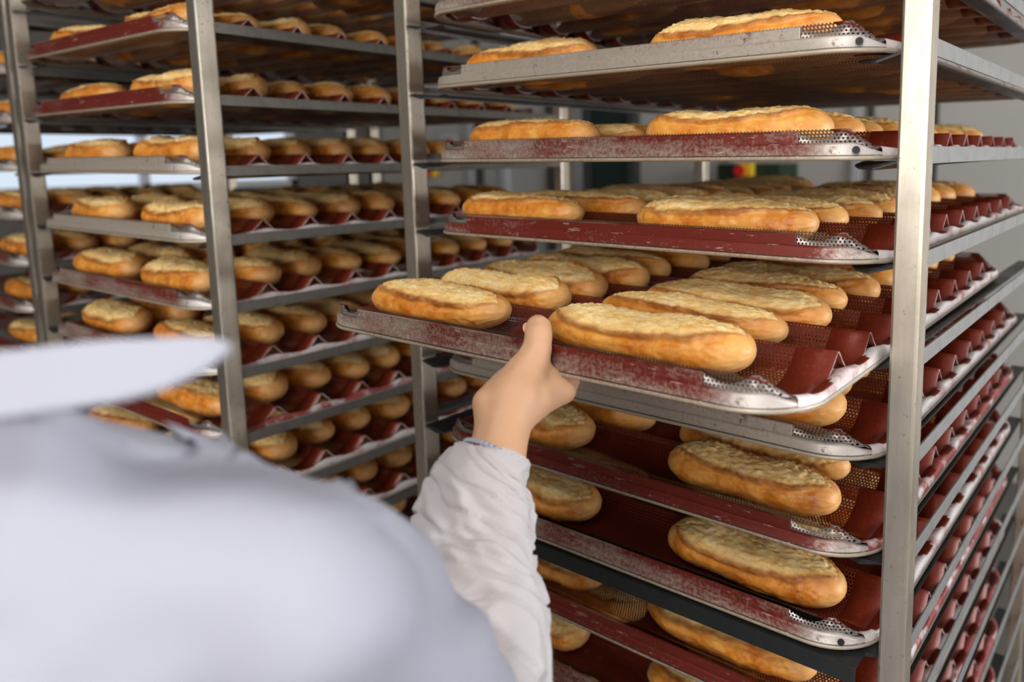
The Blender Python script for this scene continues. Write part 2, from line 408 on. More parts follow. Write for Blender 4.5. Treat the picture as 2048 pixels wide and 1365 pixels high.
pl = lambda y: max(xL(y), -TW + .045) if .05 < y < TD - .05 else xL(y) + .012
pr = lambda y: min(xR(y), -.045) if .05 < y < TD - .05 else xR(y) - .012
ME_PERF = strip(pl, pr, 2); ME_SL = strip(xL, pl, 1); ME_SR = strip(pr, xR, 1)
for m_ in (ME_PERF, ME_SL, ME_SR): m_.polygons.foreach_set('use_smooth', [True] * len(m_.polygons))
ME_PERF.materials.append(M_PERF)
ME_ENDS = []
for m_ in (ME_SL, ME_SR):
    bmj = bmesh.new(); bmj.from_mesh(m_)
    bmesh.ops.solidify(bmj, geom=bmj.faces[:], thickness=.0011)
    bmj.normal_update()
    for f_ in bmj.faces:
        if abs(f_.normal.x) > .85: f_.material_index = 1
    ME_ENDS.append(bm_mesh('sheet_end', bmj)); ME_ENDS[-1].materials.append(M_SOLID); ME_ENDS[-1].materials.append(M_SIDE)
def edge_piece(side, back):
    # bent-up perforated edge between the rim strip and the rounded corner
    vs, fs = [], []; n = 40
    for i in range(n + 1):
        u = i / n; x = -.077 + .062 * u
        y = .0055 if x < -RC_ else .0055 + RC_ - math.sqrt(RC_ ** 2 - (RC_ + x) ** 2)
        top = .0238 - .0050 * math.sin(math.pi * min(1, u / .62)) + .0030 * math.exp(-((u - .66) / .13) ** 2) - .0125 * max(0, (u - .70) / .30) ** 1.2
        for z, dy in ((.011, 0), (top, .0012 + .002 * u)):
            vs.append((x if not side else -TW - x, y + dy if not back else TD - y - dy, z))
    for i in range(n): fs.append((2 * i, 2 * i + 2, 2 * i + 3, 2 * i + 1))
    me = mesh('edge', vs, fs); bm = bmesh.new(); bm.from_mesh(me); bmesh.ops.solidify(bm, geom=bm.faces[:], thickness=.0008); bm.to_mesh(me); bm.free()
    me.polygons.foreach_set('use_smooth', [True] * len(me.polygons)); me.materials.append(M_PERFGREY); return me
ME_EDGE = [edge_piece(a, b) for a in (0, 1) for b in (0, 1)]
# scalloped side skirts
YSK = [y for y in ys if .026 < y < TD - .026]
def skirts(side):
    vs, fs, mi = [], [], []
    for s in (side,):
        base = len(vs); n = 6
        for y in YSK:
            zt = .0098 + .0042 * wave(y) ** .7
            ins = inset(y)
            prof = [(.0155, .0045 + .006 * wave(y)), (.0110, zt - .0018), (.0062, zt), (.0022, zt - .0003), (.0005, zt - .0025), (.0, .0)]
            for d, z in prof:
                x = -d - ins if s == 0 else -TW + d + ins
                vs.append((x, y, z))
        for j in range(len(YSK) - 1):
            for i in range(n - 1):
                k = base + j * n + i; q = (k, k + 1, k + n + 1, k + n)
                fs.append(q if s else q[::-1])
                mi.append(1 if wave((YSK[j] + YSK[j + 1]) / 2) < (.42, .22, .10, 0, 0)[i] else 0)
    me = mesh('skirt', vs, fs)
    me.materials.append(M_SIDE); me.materials.append(M_SOLID)
    me.polygons.foreach_set('material_index', mi); me.polygons.foreach_set('use_smooth', [True] * len(fs))
    return me
ME_SKIRT = {}
for kk, mm in (('grey', M_SIDE), ('mix', M_SIDE), ('red', M_SIDER)):
    ME_SKIRT[kk] = [skirts(0), skirts(1)]
    for q_ in ME_SKIRT[kk]: q_.materials[0] = mm
def frame_mesh():
    # rolled rim around the rounded rectangle, swept profile (outward offset, z)
    prof = [(-.012, .013), (-.004, .0150), (-.0015, .0145), (-.0004, .0125), (-.0008, .0045), (.0004, .0036), (.0010, .0020), (.0004, .0004), (-.0015, -.0002), (-.006, .0002), (-.012, .003)]
    path = []
    c = [(-RC_, RC_, -90), (-RC_, TD - RC_, 0), (-TW + RC_, TD - RC_, 90), (-TW + RC_, RC_, 180)]
    for cx, cy, a0 in c:
        for i in range(13):
            a = math.radians(a0 + 90 * i / 12); path.append((cx, cy, math.cos(a), math.sin(a)))
    vs, fs = [], []; n = len(prof)
    for cx, cy, dx, dy in path:
        side = abs(dx) > .55
        for o, z in prof:
            zz = z
            if z > .01 and abs(dx) > .1: zz = z - .009 * max(0, min(1, (abs(dx) - .55) / .35))
            vs.append((cx + dx * (RC_ + o), cy + dy * (RC_ + o), zz))
    m = len(path)
    for i in range(m):
        for j in range(n):
            fs.append((i * n + j, ((i + 1) % m) * n + j, ((i + 1) % m) * n + (j + 1) % n, i * n + (j + 1) % n))
    me = mesh('frame', vs, fs); me.polygons.foreach_set('use_smooth', [True] * len(fs)); return me
ME_FRAME = {k: frame_mesh() for k in M_FRAME}
def strip_mesh(y0, y1):
    return boxes('rim_strip', [(-TW + .075, -.075, y0, y1, .0135, .0243), (-TW + .075, -.075, min(y0, y1) + .0004, max(y0, y1) + .0004, .0243, .0251)], .0006)
ME_STRIP = {k: [strip_mesh(.0028, .0050), strip_mesh(TD - .0050, TD - .0028)] for k in M_FRAME}
for k in M_FRAME:
    ME_FRAME[k].materials.append(M_FRAME[k])
    for s in ME_STRIP[k]: s.materials.append(M_FRAME[k])
hb = bmesh.new(); cyl(hb, (0, 0, 0), (0, -.0012, 0), .0032, .0032, 20); ME_HOLE = bm_mesh('hole', hb); ME_HOLE.materials.append(M_BLACK)
def make_tray(x, y, z, rz, kind, label, group, rxt=0, hole=False):
    t = empty('baking_tray', (x, y, z), rz); t.rotation_euler = (rxt, 0, rz); tag(t, label, 'tray', group)
    obj('perforated_sheet', ME_PERF, None, t); 
    for e_ in ME_EDGE: obj('bent_edge', e_, None, t)
    for i in (0, 1): obj('sheet_end', ME_ENDS[i], None, t); obj('side_rim', ME_SKIRT['red' if (kind == 'red' and z < 1.4) else 'mix'][i], None, t)
    obj('frame', ME_FRAME[kind], None, t)
    for s in ME_STRIP[kind]: obj('rim_strip', s, None, t)
    if hole:
        h = obj('rivet_hole', ME_HOLE, None, t); h.location = (-.026, inset(0) * 0 + .0085, .0088); h.rotation_euler = (0, 0, math.radians(38))
    return t

# ------------------------------------------------------------------ baguettes
def make_loaf_mesh(seed, L=.2, R=.0285):
    rnd = random.Random(seed); off = Vector((seed * 13.7, seed * 3.1, seed * 7.9))
    NU, NV = 110, 110
    vs, fs, zone = [], [], []
    bend = rnd.uniform(-.004, .004); blunt = rnd.uniform(2.6, 3.6); w0 = rnd.uniform(.80, 1.10); skew = rnd.uniform(-.16, .16); wob = rnd.uniform(0, 6)
    dip = rnd.uniform(.0005, .0045)
    for i in range(NU + 1):
        s = -math.cos(math.pi * i / NU)                      # -1..1, dense ends
        prof = max(0.0, 1 - abs(s) ** blunt) ** .46
        rr = R * prof * (1 + .055 * math.sin(3.1 * s + wob) + .035 * math.sin(7 * s + wob * 2))
        for j in range(NV):
            th = 2 * math.pi * j / NV                         # 0 = up, + towards -y (front)
            env = max(0.0, 1 - abs(s / .93) ** 5)
            hw = w0 * env ** .6
            c0 = skew * 1.2 + .16 * math.sin(2.2 * s + wob)
            ph = (th + math.pi) % (2 * math.pi) - math.pi - c0
            edge_n = .10 * noise.noise(Vector((s * 5, ph, 0)) + off) + .05 * noise.noise(Vector((s * 17, ph * 2, 0)) + off)
            d = abs(ph) - hw + edge_n
            inside = 1 / (1 + math.exp(d * 20)) if env > .02 else 0
            incol = 1 / (1 + math.exp((d + .10) * 13)) if env > .02 else 0
            front = ph < 0
            ridge = math.exp(-((d + .01) / .11) ** 2) * (env ** .35) * (.85 + .45 * noise.noise(Vector((s * 6, 5 if front else 9, 2)) + off))
            r = rr
            r *= 1 - .07 * inside * (1 - abs(ph) / 1.6)
            dx = Vector((s * 4, math.sin(th) * 1.2, math.cos(th) * 1.2))
            r += .0016 * noise.noise(dx + off) * prof
            r += .0011 * noise.noise(dx * 4 + off) * prof
            r += inside * .0024 * noise.noise(Vector((s * 26, math.sin(th) * 9, math.cos(th) * 9)) + off)
            r += ridge * (.0026 + .0022 * noise.noise(Vector((s * 38, 2, 1)) + off)) * prof
            r -= .0014 * math.exp(-((d - .20) / .10) ** 2) * env * prof
            y = -math.sin(th) * r * 1.05; z = math.cos(th) * r * .83
            if z < 0: z *= .96
            if z > 0: z -= dip * math.exp(-(s / .4) ** 2) * (z / R)
            x = s * L / 2
            vs.append((x + .0012 * noise.noise(dx * 2 + off) * (1 - env) * prof, y + bend * s * s, z))
            bottom = max(0, -math.cos(th))
            tip = max(0.0, (abs(s) - .80) / .20)
            n1 = noise.noise(dx * 1.3 + off * 2)
            pale = min(1, max(0, .95 * tip ** .7 + .5 * bottom - .05 + .35 * n1))
            zone.append((incol, min(1, ridge), pale * (1 - inside), 1))
    for i in range(NU):
        for j in range(NV):
            a = i * NV + j; b = i * NV + (j + 1) % NV
            fs.append((a, b, b + NV, a + NV))
    me = mesh('baguette', vs, fs)
    at = me.color_attributes.new('zone', 'FLOAT_COLOR', 'POINT')
    at.data.foreach_set('color', [c for z in zone for c in z])
    me.polygons.foreach_set('use_smooth', [True] * len(fs)); me.materials.append(M_CRUST)
    bm = bmesh.new(); bm.from_mesh(me); bmesh.ops.remove_doubles(bm, verts=bm.verts, dist=1e-5); bmesh.ops.recalc_face_normals(bm, faces=bm.faces[:]); bm.to_mesh(me); bm.free()
    return me
LOAVES = [make_loaf_mesh(s + 1) for s in range(8)]
GRV = ['front', 'second', 'third', 'fourth', 'fifth', 'sixth', 'seventh', 'eighth', 'rearmost']
ORD = ['first', 'second', 'third', 'fourth', 'fifth', 'sixth', 'seventh', 'eighth', 'ninth']
def loaf(T, x, g, side, rnd, label, group, x0=None, x1=None, mi=None, flip=None, big=1.0):
    me = LOAVES[rnd.randrange(8) if mi is None else mi]
    o = obj('baguette', me); ln = rnd.uniform(.97, 1.05); jx = rnd.uniform(-.008, .008)
    if x0 is not None: ln = (x1 - x0) / .2; jx = 0; x = (x0 + x1) / 2
    yc = (Y_C0 + PITCH * (g + .5) if 0 < g < 8 else (.0600 if g == 0 else TD - .0600)) + rnd.uniform(-.002, .002)
    k = rnd.uniform(.95, 1.05) if x0 is None else rnd.uniform(1.04, 1.09)
    k *= big; jx *= 1 + 3 * (big - 1)
    fl = rnd.random() < .5 if flip is None else flip
    rot = Matrix.Rotation(math.radians(rnd.uniform(-2.5, 2.5)) + (math.pi if fl else 0), 4, 'Z') @ Matrix.Rotation(math.radians(rnd.uniform(-6, 20)) * (-1 if fl else 1), 4, 'X')
    o.matrix_world = T @ Matrix.Translation((x + jx, yc, .003 + .0238 * k)) @ rot @ Matrix.Diagonal((ln, k, k, 1))
    tag(o, label, 'bread', group)
    return o
def side_word(s): return 'left' if s == 0 else 'right'

KIND = {-1: 'grey', 0: 'red', 1: 'mix', 2: 'grey', 3: 'mix', 4: 'red', 5: 'mix', 6: 'grey', 7: 'red', 8: 'mix', 9: 'red', 10: 'mix', 11: 'red', 12: 'red', 13: 'red'}
REL = {-1: 'six slots above the held tray', 0: 'five slots above the held tray', 1: 'four slots above the held tray', 2: 'three slots above the held tray', 3: 'two slots above the held tray', 4: 'directly above the held tray', 5: 'held in the hand',
       6: 'directly below the held tray', 7: 'two slots below the held tray', 8: 'three slots below the held tray', 9: 'four slots below the held tray', 10: 'five slots below the held tray',
       11: 'six slots below the held tray', 12: 'seven slots below the held tray', 13: 'eight slots below the held tray'}
CW = {'grey': 'bare grey', 'red': 'burgundy', 'mix': 'worn burgundy'}
SPEC = {2: ((-.539, -.345), (-.265, -.062)), 3: ((-.539, -.342), (-.270, -.071)), 4: ((-.560, -.368), (-.283, -.082)), 5: ((-.538, -.343), (-.278, -.070)),
        6: ((-.54, -.35), (-.26, -.051)), 7: ((-.53, -.359), (-.244, -.052)), 8: ((-.53, -.350), (-.247, -.044)), 9: ((-.53, -.342), (-.274, -.068)), 10: ((-.54, -.371), (-.274, -.069))}
def skip(rack, k, g, s): return (rack, k, g, s) in SKIP
# grooves hidden deep inside the racks stay empty: (rack, row) -> groove * 2 + side
SKIP = {(a, k, c // 2, c % 2) for a, k, cs in [('A', 1, (0, 1, 3, 5, 8, 14, 15, 16)), ('A', 2, (4, 6, 8)), ('A', 3, (10, 12, 14, 16)), ('A', 5, (16,)), ('A', 6, (0, 2, 4, 6, 8, 10, 12, 14, 16)), ('A', 7, (4, 5, 6, 8, 9, 10, 12, 14, 15, 16, 17)), ('A', 8, (4, 6, 8, 9, 10, 12, 14, 16, 17)), ('A', 9, (2, 3, 4, 5, 6, 7, 8, 9, 10, 11, 12, 13, 14, 15, 16, 17)), ('A', 10, (4, 6, 8, 9, 10, 11, 12, 14, 15, 16, 17)), ('A', 11, (1, 2, 3, 4, 5, 6, 7, 8, 9, 10, 11, 12, 14, 16, 17)), ('A', 12, (0, 1, 2, 3, 4, 5, 6, 7, 8, 9, 10, 11, 12, 13, 14, 16, 17)), ('B', -1, (0, 1, 3, 5, 7, 13)), ('B', 0, (16,)), ('B', 1, (6, 12, 16)), ('B', 2, (4, 6, 8, 10, 12, 14, 16)), ('B', 5, (8, 11, 13, 14, 16)), ('B', 6, (8, 10, 12, 13, 14, 15, 16, 17)), ('B', 7, (6, 8, 10, 12, 14, 16, 17)), ('B', 8, (2, 3, 4, 6, 8, 10, 12, 14, 15, 16, 17)), ('B', 9, (2, 3, 4, 6, 8, 10, 12, 14, 15, 16, 17)), ('C', 0, (9,)), ('C', 1, (5, 7, 9)), ('C', 2, (7, 9)), ('C', 5, (7, 9)), ('C', 6, (7, 9)), ('C', 7, (9,))] for c in cs}
for k in range(-1, 14):  # the rows above the view hold unseen empty trays, added for their shade
    y, z, rxt = -.020, zA(k) - .0027, 0.0
    x = -.004
    if k == 5: y, z, rxt, x = -.174, 1.3665, .012, -.0085
    lab = '%s baking tray of the middle rack, %s' % (CW[KIND[k]], REL[k])
    if k == 5: lab = 'worn burgundy baking tray pulled out of the middle rack by the hand'
    t = make_tray(x, y, z, 0, KIND[k], lab, 'perforated trays in the middle rack', rxt, hole=k in (2, 3, 8))
    if k < 1 or k > 12: continue
    T = Matrix.Translation((x, y, z)) @ Matrix.Rotation(rxt, 4, 'X')
    for g_ in range(9):
        for s in (0, 1):
            if skip('A', k, g_, s): continue
            rnd = random.Random(k * 1000 + g_ * 10 + s)
            xs = None
            if k in SPEC and g_ == 0: xs = (SPEC[k][s][0] - x, SPEC[k][s][1] - x)
            lb = 'scored baguette, %s groove, %s side, middle rack, %s' % (GRV[g_], side_word(s), REL[k].replace('the held', 'held').replace('held in the hand', 'held tray'))
            cx = (-.432, -.168)[s] if k != 4 else (-.437, -.172)[s]
            loaf(T, cx, g_, s, rnd, lb, 'baguettes in the middle rack', *(xs if xs else (None, None)))
KB = {-1: 'grey', 0: 'red', 1: 'red', 2: 'grey', 3: 'grey', 4: 'mix', 5: 'mix', 6: 'red', 7: 'grey', 8: 'mix', 9: 'red', 10: 'mix', 11: 'red'}
HB_ORD = ['topmost', 'second down', 'third down', 'fourth down', 'fifth down', 'sixth down', 'seventh down', 'eighth down', 'ninth down', 'tenth down', 'eleventh down', 'twelfth down', 'thirteenth down']
def filled_rack(code, R3, rows, kinds, dx, place, loaf_rows, grooves, sides):
    TR = Matrix.Translation((R3[0], R3[1], 0)) @ Matrix.Rotation(R3[2], 4, 'Z')
    for n_, k in enumerate(rows):
        z = zB(k) - .0027
        T = TR @ Matrix.Translation((dx, -.012, z))
        p = T.translation
        make_tray(p.x, p.y, p.z, R3[2], kinds[k], '%s baking tray of the %s, %s' % (CW[kinds[k]], place, HB_ORD[n_]), 'perforated trays in the ' + place)
        if k not in loaf_rows: continue
        for g_ in grooves(k):
            for s in sides(k, g_):
                if skip(code, k, g_, s): continue
                rnd = random.Random(5000 + (code == 'C') * 40000 + k * 1000 + g_ * 10 + s)
                loaf(T, (-.438, -.160)[s], g_, s, rnd, 'scored baguette, %s groove, %s side, %s, %s tray' % (GRV[g_], side_word(s), place, HB_ORD[n_]), 'baguettes in the ' + place, big=1.14)
filled_rack('B', RB, range(-1, 12), KB, -.004, 'left rack', range(-1, 10), lambda k: range(9), lambda k, g: (0, 1))
filled_rack('C', RC, range(0, 9), KB, -.004, 'far-left rack', range(0, 8), lambda k: range(0, 5), lambda k, g: (1,))
# thin black plate under one of the lower trays
bs = tag(obj('baking_sheet', boxes('bs', [(-.600, -.012, -.022, .70, -.0005, .0012), (-.600, -.012, -.0235, -.022, -.016, .0012)], .0005), M_BRACKET), 'thin black flat baking sheet just beneath the third tray below the held one', 'tray')
bs.location = (0, 0, zA(8) - .0068)

# ------------------------------------------------------------------ the person
def blob(name, chains, voxel, smooth_it, mat, parent, extra=None):
    bm = bmesh.new()
    for ch in chains:
        for i, (p, r) in enumerate(ch):
            p = Vector(p)
            bmesh.ops.create_icosphere(bm, subdivisions=3, radius=r, matrix=Matrix.Translation(p))
            if i + 1 < len(ch):
                q, r2 = Vector(ch[i + 1][0]), ch[i + 1][1]
                n = max(1, int((q - p).length / (min(r, r2) * .22)))
                for s in range(1, n):
                    f = s / n
                    bmesh.ops.create_icosphere(bm, subdivisions=2, radius=r + (r2 - r) * f, matrix=Matrix.Translation(p.lerp(q, f)))
    me = bm_mesh(name, bm)
    o = obj(name, me)
    m = o.modifiers.new('r', 'REMESH'); m.mode = 'VOXEL'; m.voxel_size = voxel; m.use_smooth_shade = True
    m = o.modifiers.new('s', 'SMOOTH'); m.factor = .5; m.iterations = smooth_it
    dg = bpy.context.evaluated_depsgraph_get()
    me2 = bpy.data.meshes.new_from_object(o.evaluated_get(dg))
    bpy.data.objects.remove(o)
    if extra: extra(me2)
    me2.materials.clear()
    return obj(name, me2, mat, parent, smooth=True)
person = empty('person', (-.20, -.56, 0)); tag(person, 'person in a white coat seen from behind, right arm reaching out to grip a tray', 'person')
PO = Vector((-.20, -.56, 0))
def rel(ch): return [(Vector(p) - PO, r) for p, r in ch]
ARM = [rel(c) for c in [[((-0.1204, -0.3801, 1.1932), 0.034), ((-0.1639, -0.3281, 1.2454), 0.024), ((-0.2034, -0.278, 1.298), 0.0235), ((-0.2147, -0.2554, 1.3181), 0.0235), ((-0.2279, -0.2346, 1.3358), 0.0225), ((-0.2344, -0.2207, 1.3499), 0.0235)], [((-0.2279, -0.2346, 1.3358), 0.0215), ((-0.2339, -0.213, 1.3562), 0.0235), ((-0.2353, -0.1992, 1.3693), 0.0195), ((-0.2343, -0.1902, 1.3814), 0.015), ((-0.2343, -0.1849, 1.3905), 0.0128), ((-0.2387, -0.1779, 1.3997), 0.0122), ((-0.2438, -0.1721, 1.4039), 0.0118), ((-0.2477, -0.1685, 1.405), 0.0105)], [((-0.2279, -0.2346, 1.3358), 0.0215), ((-0.2441, -0.2332, 1.3552), 0.013), ((-0.2478, -0.2227, 1.3592), 0.0115), ((-0.249, -0.2076, 1.3648), 0.012)], [((-0.2303, -0.2274, 1.3443), 0.022), ((-0.2307, -0.1987, 1.3529), 0.021), ((-0.2286, -0.1795, 1.3538), 0.0175), ((-0.2233, -0.1682, 1.3531), 0.0138)], [((-0.2303, -0.2274, 1.3443), 0.022), ((-0.2423, -0.1925, 1.3513), 0.016), ((-0.252, -0.1685, 1.3499), 0.0125)], [((-0.2303, -0.2274, 1.3443), 0.02), ((-0.2494, -0.197, 1.3556), 0.014), ((-0.2637, -0.1761, 1.3557), 0.0115)], [((-0.2343, -0.23, 1.3463), 0.018), ((-0.2522, -0.2046, 1.3592), 0.012), ((-0.2691, -0.1857, 1.3594), 0.0105)], [((-0.2312, -0.1925, 1.3769), 0.011), ((-0.2284, -0.18, 1.3649), 0.012), ((-0.2249, -0.1663, 1.3563), 0.0115), ((-0.2217, -0.1575, 1.3573), 0.0088)]]]
FINGERS = [rel(c) for c in [[((-0.2294, -0.1678, 1.3524), 0.01), ((-0.2433, -0.1381, 1.353), 0.0085), ((-0.2571, -0.1183, 1.356), 0.008), ((-0.2664, -0.1018, 1.3575), 0.007500000000000001)], [((-0.2514, -0.1691, 1.3511), 0.0103), ((-0.2687, -0.1367, 1.3527), 0.0088), ((-0.286, -0.1151, 1.3557), 0.0083), ((-0.2975, -0.0971, 1.3572), 0.0078000000000000005)], [((-0.2629, -0.1793, 1.3557), 0.009899999999999999), ((-0.281, -0.1491, 1.3531), 0.0084), ((-0.2991, -0.129, 1.3561), 0.007899999999999999), ((-0.3111, -0.1123, 1.3576), 0.0073999999999999995)], [((-0.2674, -0.1893, 1.3606), 0.009), ((-0.2839, -0.1646, 1.354), 0.0075), ((-0.3004, -0.148, 1.357), 0.006999999999999999), ((-0.3114, -0.1343, 1.3585), 0.0065)]]]
SLEEVE = [((-0.2165, -0.2535, 1.3222), 0.0259), ((-0.2154, -0.2557, 1.3196), 0.0285), ((-0.2161, -0.2621, 1.3142), 0.0355), ((-0.2152, -0.2704, 1.3056), 0.0403), ((-0.2121, -0.2798, 1.2956), 0.0442), ((-0.2039, -0.2911, 1.2821), 0.0454), ((-0.1929, -0.3014, 1.2693), 0.0443), ((-0.1825, -0.3092, 1.2597), 0.0448), ((-0.172, -0.3159, 1.2485), 0.0453), ((-0.1601, -0.3241, 1.2376), 0.0442), ((-0.149, -0.3324, 1.229), 0.0425), ((-0.1387, -0.3445, 1.2165), 0.0438), ((-0.1316, -0.3614, 1.2039), 0.0453), ((-0.1227, -0.3818, 1.1932), 0.0463)]
COAT = [rel(c) for c in [[((-0.2862, -0.6408, 1.4114), 0.058), ((-0.1813, -0.5641, 1.3914), 0.058), ((-0.137, -0.5235, 1.3797), 0.066)], [((-0.2171, -0.6054, 1.4641), 0.045), ((-0.1696, -0.5785, 1.4544), 0.022), ((-0.1266, -0.5509, 1.4535), 0.0135), ((-0.1391, -0.5474, 1.4318), 0.03)], [((-0.0765, -0.4855, 1.3787), 0.047), ((-0.1011, -0.4459, 1.3124), 0.05), ((-0.1078, -0.411, 1.2518), 0.05), ((-0.1204, -0.3801, 1.1932), 0.046)], [((-0.137, -0.5236, 1.3787), 0.067), ((-0.079, -0.4872, 1.3797), 0.047)], [((-0.2152, -0.5893, 1.4029), 0.066), ((-0.137, -0.5236, 1.3787), 0.067)], [((-0.347, -0.71, 1.3214), 0.075), ((-0.1651, -0.5523, 1.3214), 0.085)], [((-0.3405, -0.6681, 1.1814), 0.095), ((-0.171, -0.5442, 1.1814), 0.1)], [((-0.3324, -0.6622, 0.9814), 0.105), ((-0.1791, -0.5501, 0.9814), 0.11)], [((-0.3082, -0.6445, 0.7614), 0.12), ((-0.1952, -0.5619, 0.7614), 0.12)], [((-0.2517, -0.6032, 1.1814), 0.11), ((-0.2517, -0.6032, 0.7614), 0.14), ((-0.2517, -0.6032, 0.6214), 0.15)], [((-0.137, -0.5236, 1.3787), 0.067), ((-0.1791, -0.5501, 1.1614), 0.095)], [((-0.2152, -0.5893, 1.4029), 0.066), ((-0.3324, -0.6622, 1.1614), 0.09)], [((-0.3632, -0.7218, 1.3814), 0.055), ((-0.4234, -0.7411, 1.1314), 0.048), ((-0.4619, -0.6206, 0.9414), 0.042)]]]
BODY = [rel(c) for c in [[((-0.2297, -0.5995, 1.5014), 0.058), ((-0.2878, -0.6048, 1.5814), 0.052)], [((-0.3318, -0.6122, 1.6814), 0.078), ((-0.3455, -0.5851, 1.6414), 0.07), ((-0.3458, -0.61, 1.7114), 0.074)], [((-0.3592, -0.5579, 1.6014), 0.042), ((-0.375, -0.5447, 1.5964), 0.032)], [((-0.3956, -0.5251, 1.6514), 0.01), ((-0.392, -0.5299, 1.6714), 0.008)], [((-0.2986, -0.6746, 1.3814), 0.03), ((-0.1695, -0.5802, 1.3814), 0.03)], [((-0.2517, -0.6032, 1.2814), 0.06), ((-0.2517, -0.6032, 0.6814), 0.09)], [((-0.4619, -0.6206, 0.9414), 0.03), ((-0.493, -0.5443, 0.8814), 0.024)], [((-0.493, -0.5443, 0.8814), 0.022), ((-0.5184, -0.501, 0.8514), 0.018)], [((-0.5429, -0.5065, 0.8464), 0.009), ((-0.5649, -0.473, 0.8314), 0.008), ((-0.5751, -0.4557, 0.8164), 0.007)], [((-0.53, -0.497, 0.8464), 0.009), ((-0.552, -0.4636, 0.8314), 0.008), ((-0.5638, -0.4474, 0.8164), 0.007)], [((-0.5171, -0.4876, 0.8464), 0.009), ((-0.539, -0.4541, 0.8314), 0.008), ((-0.5525, -0.4392, 0.8164), 0.007)], [((-0.5042, -0.4781, 0.8464), 0.009), ((-0.5261, -0.4447, 0.8314), 0.008), ((-0.5412, -0.4309, 0.8164), 0.007)], [((-0.4806, -0.5104, 0.8614), 0.01), ((-0.5001, -0.4752, 0.8514), 0.009)], [((-0.3163, -0.6504, 0.6614), 0.085), ((-0.3362, -0.6402, 0.48), 0.058), ((-0.3185, -0.6644, 0.1), 0.04)], [((-0.1791, -0.5501, 0.6614), 0.085), ((-0.1828, -0.528, 0.48), 0.058), ((-0.1651, -0.5523, 0.1), 0.04)]]]
LEGS = [rel(c) for c in [[((-0.3163, -0.6504, 0.6414), 0.098), ((-0.3362, -0.6402, 0.48), 0.072), ((-0.3185, -0.6644, 0.08), 0.058)], [((-0.1791, -0.5501, 0.6414), 0.098), ((-0.1828, -0.528, 0.48), 0.072), ((-0.1651, -0.5523, 0.08), 0.058)]]]
SHOES = [rel(c) for c in [[((-0.3008, -0.6886, 0.04), 0.038), ((-0.3775, -0.5837, 0.038), 0.036), ((-0.407, -0.5433, 0.034), 0.032)], [((-0.1474, -0.5765, 0.04), 0.038), ((-0.2241, -0.4716, 0.038), 0.036), ((-0.2536, -0.4312, 0.034), 0.032)]]]
CAP = [rel(c) for c in [[((-0.3216, -0.6295, 1.7164), 0.086), ((-0.3123, -0.6474, 1.6714), 0.082)]]]
COLLAR = [[(-0.1928, -0.6046, 1.4969), (-0.1924, -0.6052, 1.4918), (-0.1921, -0.6058, 1.4867), (-0.1917, -0.6064, 1.4816), (-0.1913, -0.607, 1.4764), (-0.191, -0.6076, 1.4713), (-0.1906, -0.6082, 1.4662)], [(-0.1525, -0.5902, 1.4958), (-0.1498, -0.5911, 1.4912), (-0.1472, -0.5921, 1.4866), (-0.1446, -0.593, 1.482), (-0.1419, -0.5939, 1.4775), (-0.1393, -0.5949, 1.4729), (-0.1366, -0.5958, 1.4683)], [(-0.1258, -0.5776, 1.4918), (-0.1234, -0.5785, 1.4881), (-0.1209, -0.5794, 1.4844), (-0.1184, -0.5803, 1.4808), (-0.116, -0.5813, 1.4771), (-0.1136, -0.5822, 1.4734), (-0.1111, -0.5831, 1.4697)], [(-0.1102, -0.5689, 1.4901), (-0.1083, -0.5697, 1.487), (-0.1064, -0.5705, 1.4839), (-0.1045, -0.5714, 1.4808), (-0.1026, -0.5722, 1.4776), (-0.1007, -0.573, 1.4745), (-0.0988, -0.5738, 1.4714)], [(-0.0962, -0.5582, 1.4929), (-0.0944, -0.5591, 1.4897), (-0.0926, -0.5599, 1.4866), (-0.0908, -0.5608, 1.4834), (-0.0889, -0.5617, 1.4803), (-0.0871, -0.5625, 1.4772), (-0.0853, -0.5634, 1.474)], [(-0.0831, -0.5459, 1.4938), (-0.0816, -0.5468, 1.4907), (-0.08, -0.5476, 1.4875), (-0.0784, -0.5485, 1.4844), (-0.0769, -0.5494, 1.4813), (-0.0754, -0.5502, 1.4781), (-0.0738, -0.5511, 1.475)], [(-0.072, -0.5341, 1.4933), (-0.0707, -0.5349, 1.4908), (-0.0695, -0.5356, 1.4883), (-0.0682, -0.5364, 1.4858), (-0.067, -0.5372, 1.4833), (-0.0658, -0.5379, 1.4808), (-0.0645, -0.5387, 1.4783)], [(-0.0646, -0.525, 1.4931), (-0.0638, -0.5255, 1.4915), (-0.063, -0.526, 1.4898), (-0.0622, -0.5266, 1.4882), (-0.0613, -0.5271, 1.4865), (-0.0605, -0.5276, 1.4849), (-0.0597, -0.5281, 1.4832)], [(-0.0618, -0.5197, 1.49), (-0.0615, -0.5197, 1.4897), (-0.0611, -0.5197, 1.4894), (-0.0608, -0.5198, 1.4892), (-0.0605, -0.5198, 1.4889), (-0.0601, -0.5198, 1.4886), (-0.0598, -0.5198, 1.4883)]]
NECKC = (-0.2297, -0.5995, 1.4814)
NAIL = Vector((-0.2535, -0.1767, 1.404))
body = blob('body', BODY + ARM + FINGERS, .0022, 9, M_SKIN, person)
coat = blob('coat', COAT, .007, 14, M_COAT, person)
trousers = blob('trousers', LEGS, .010, 6, M_TROUSER, person)
shoes = blob('shoes', SHOES, .006, 4, M_BLACK, person)
cap = blob('hair_cap', CAP, .006, 4, M_COAT, person)
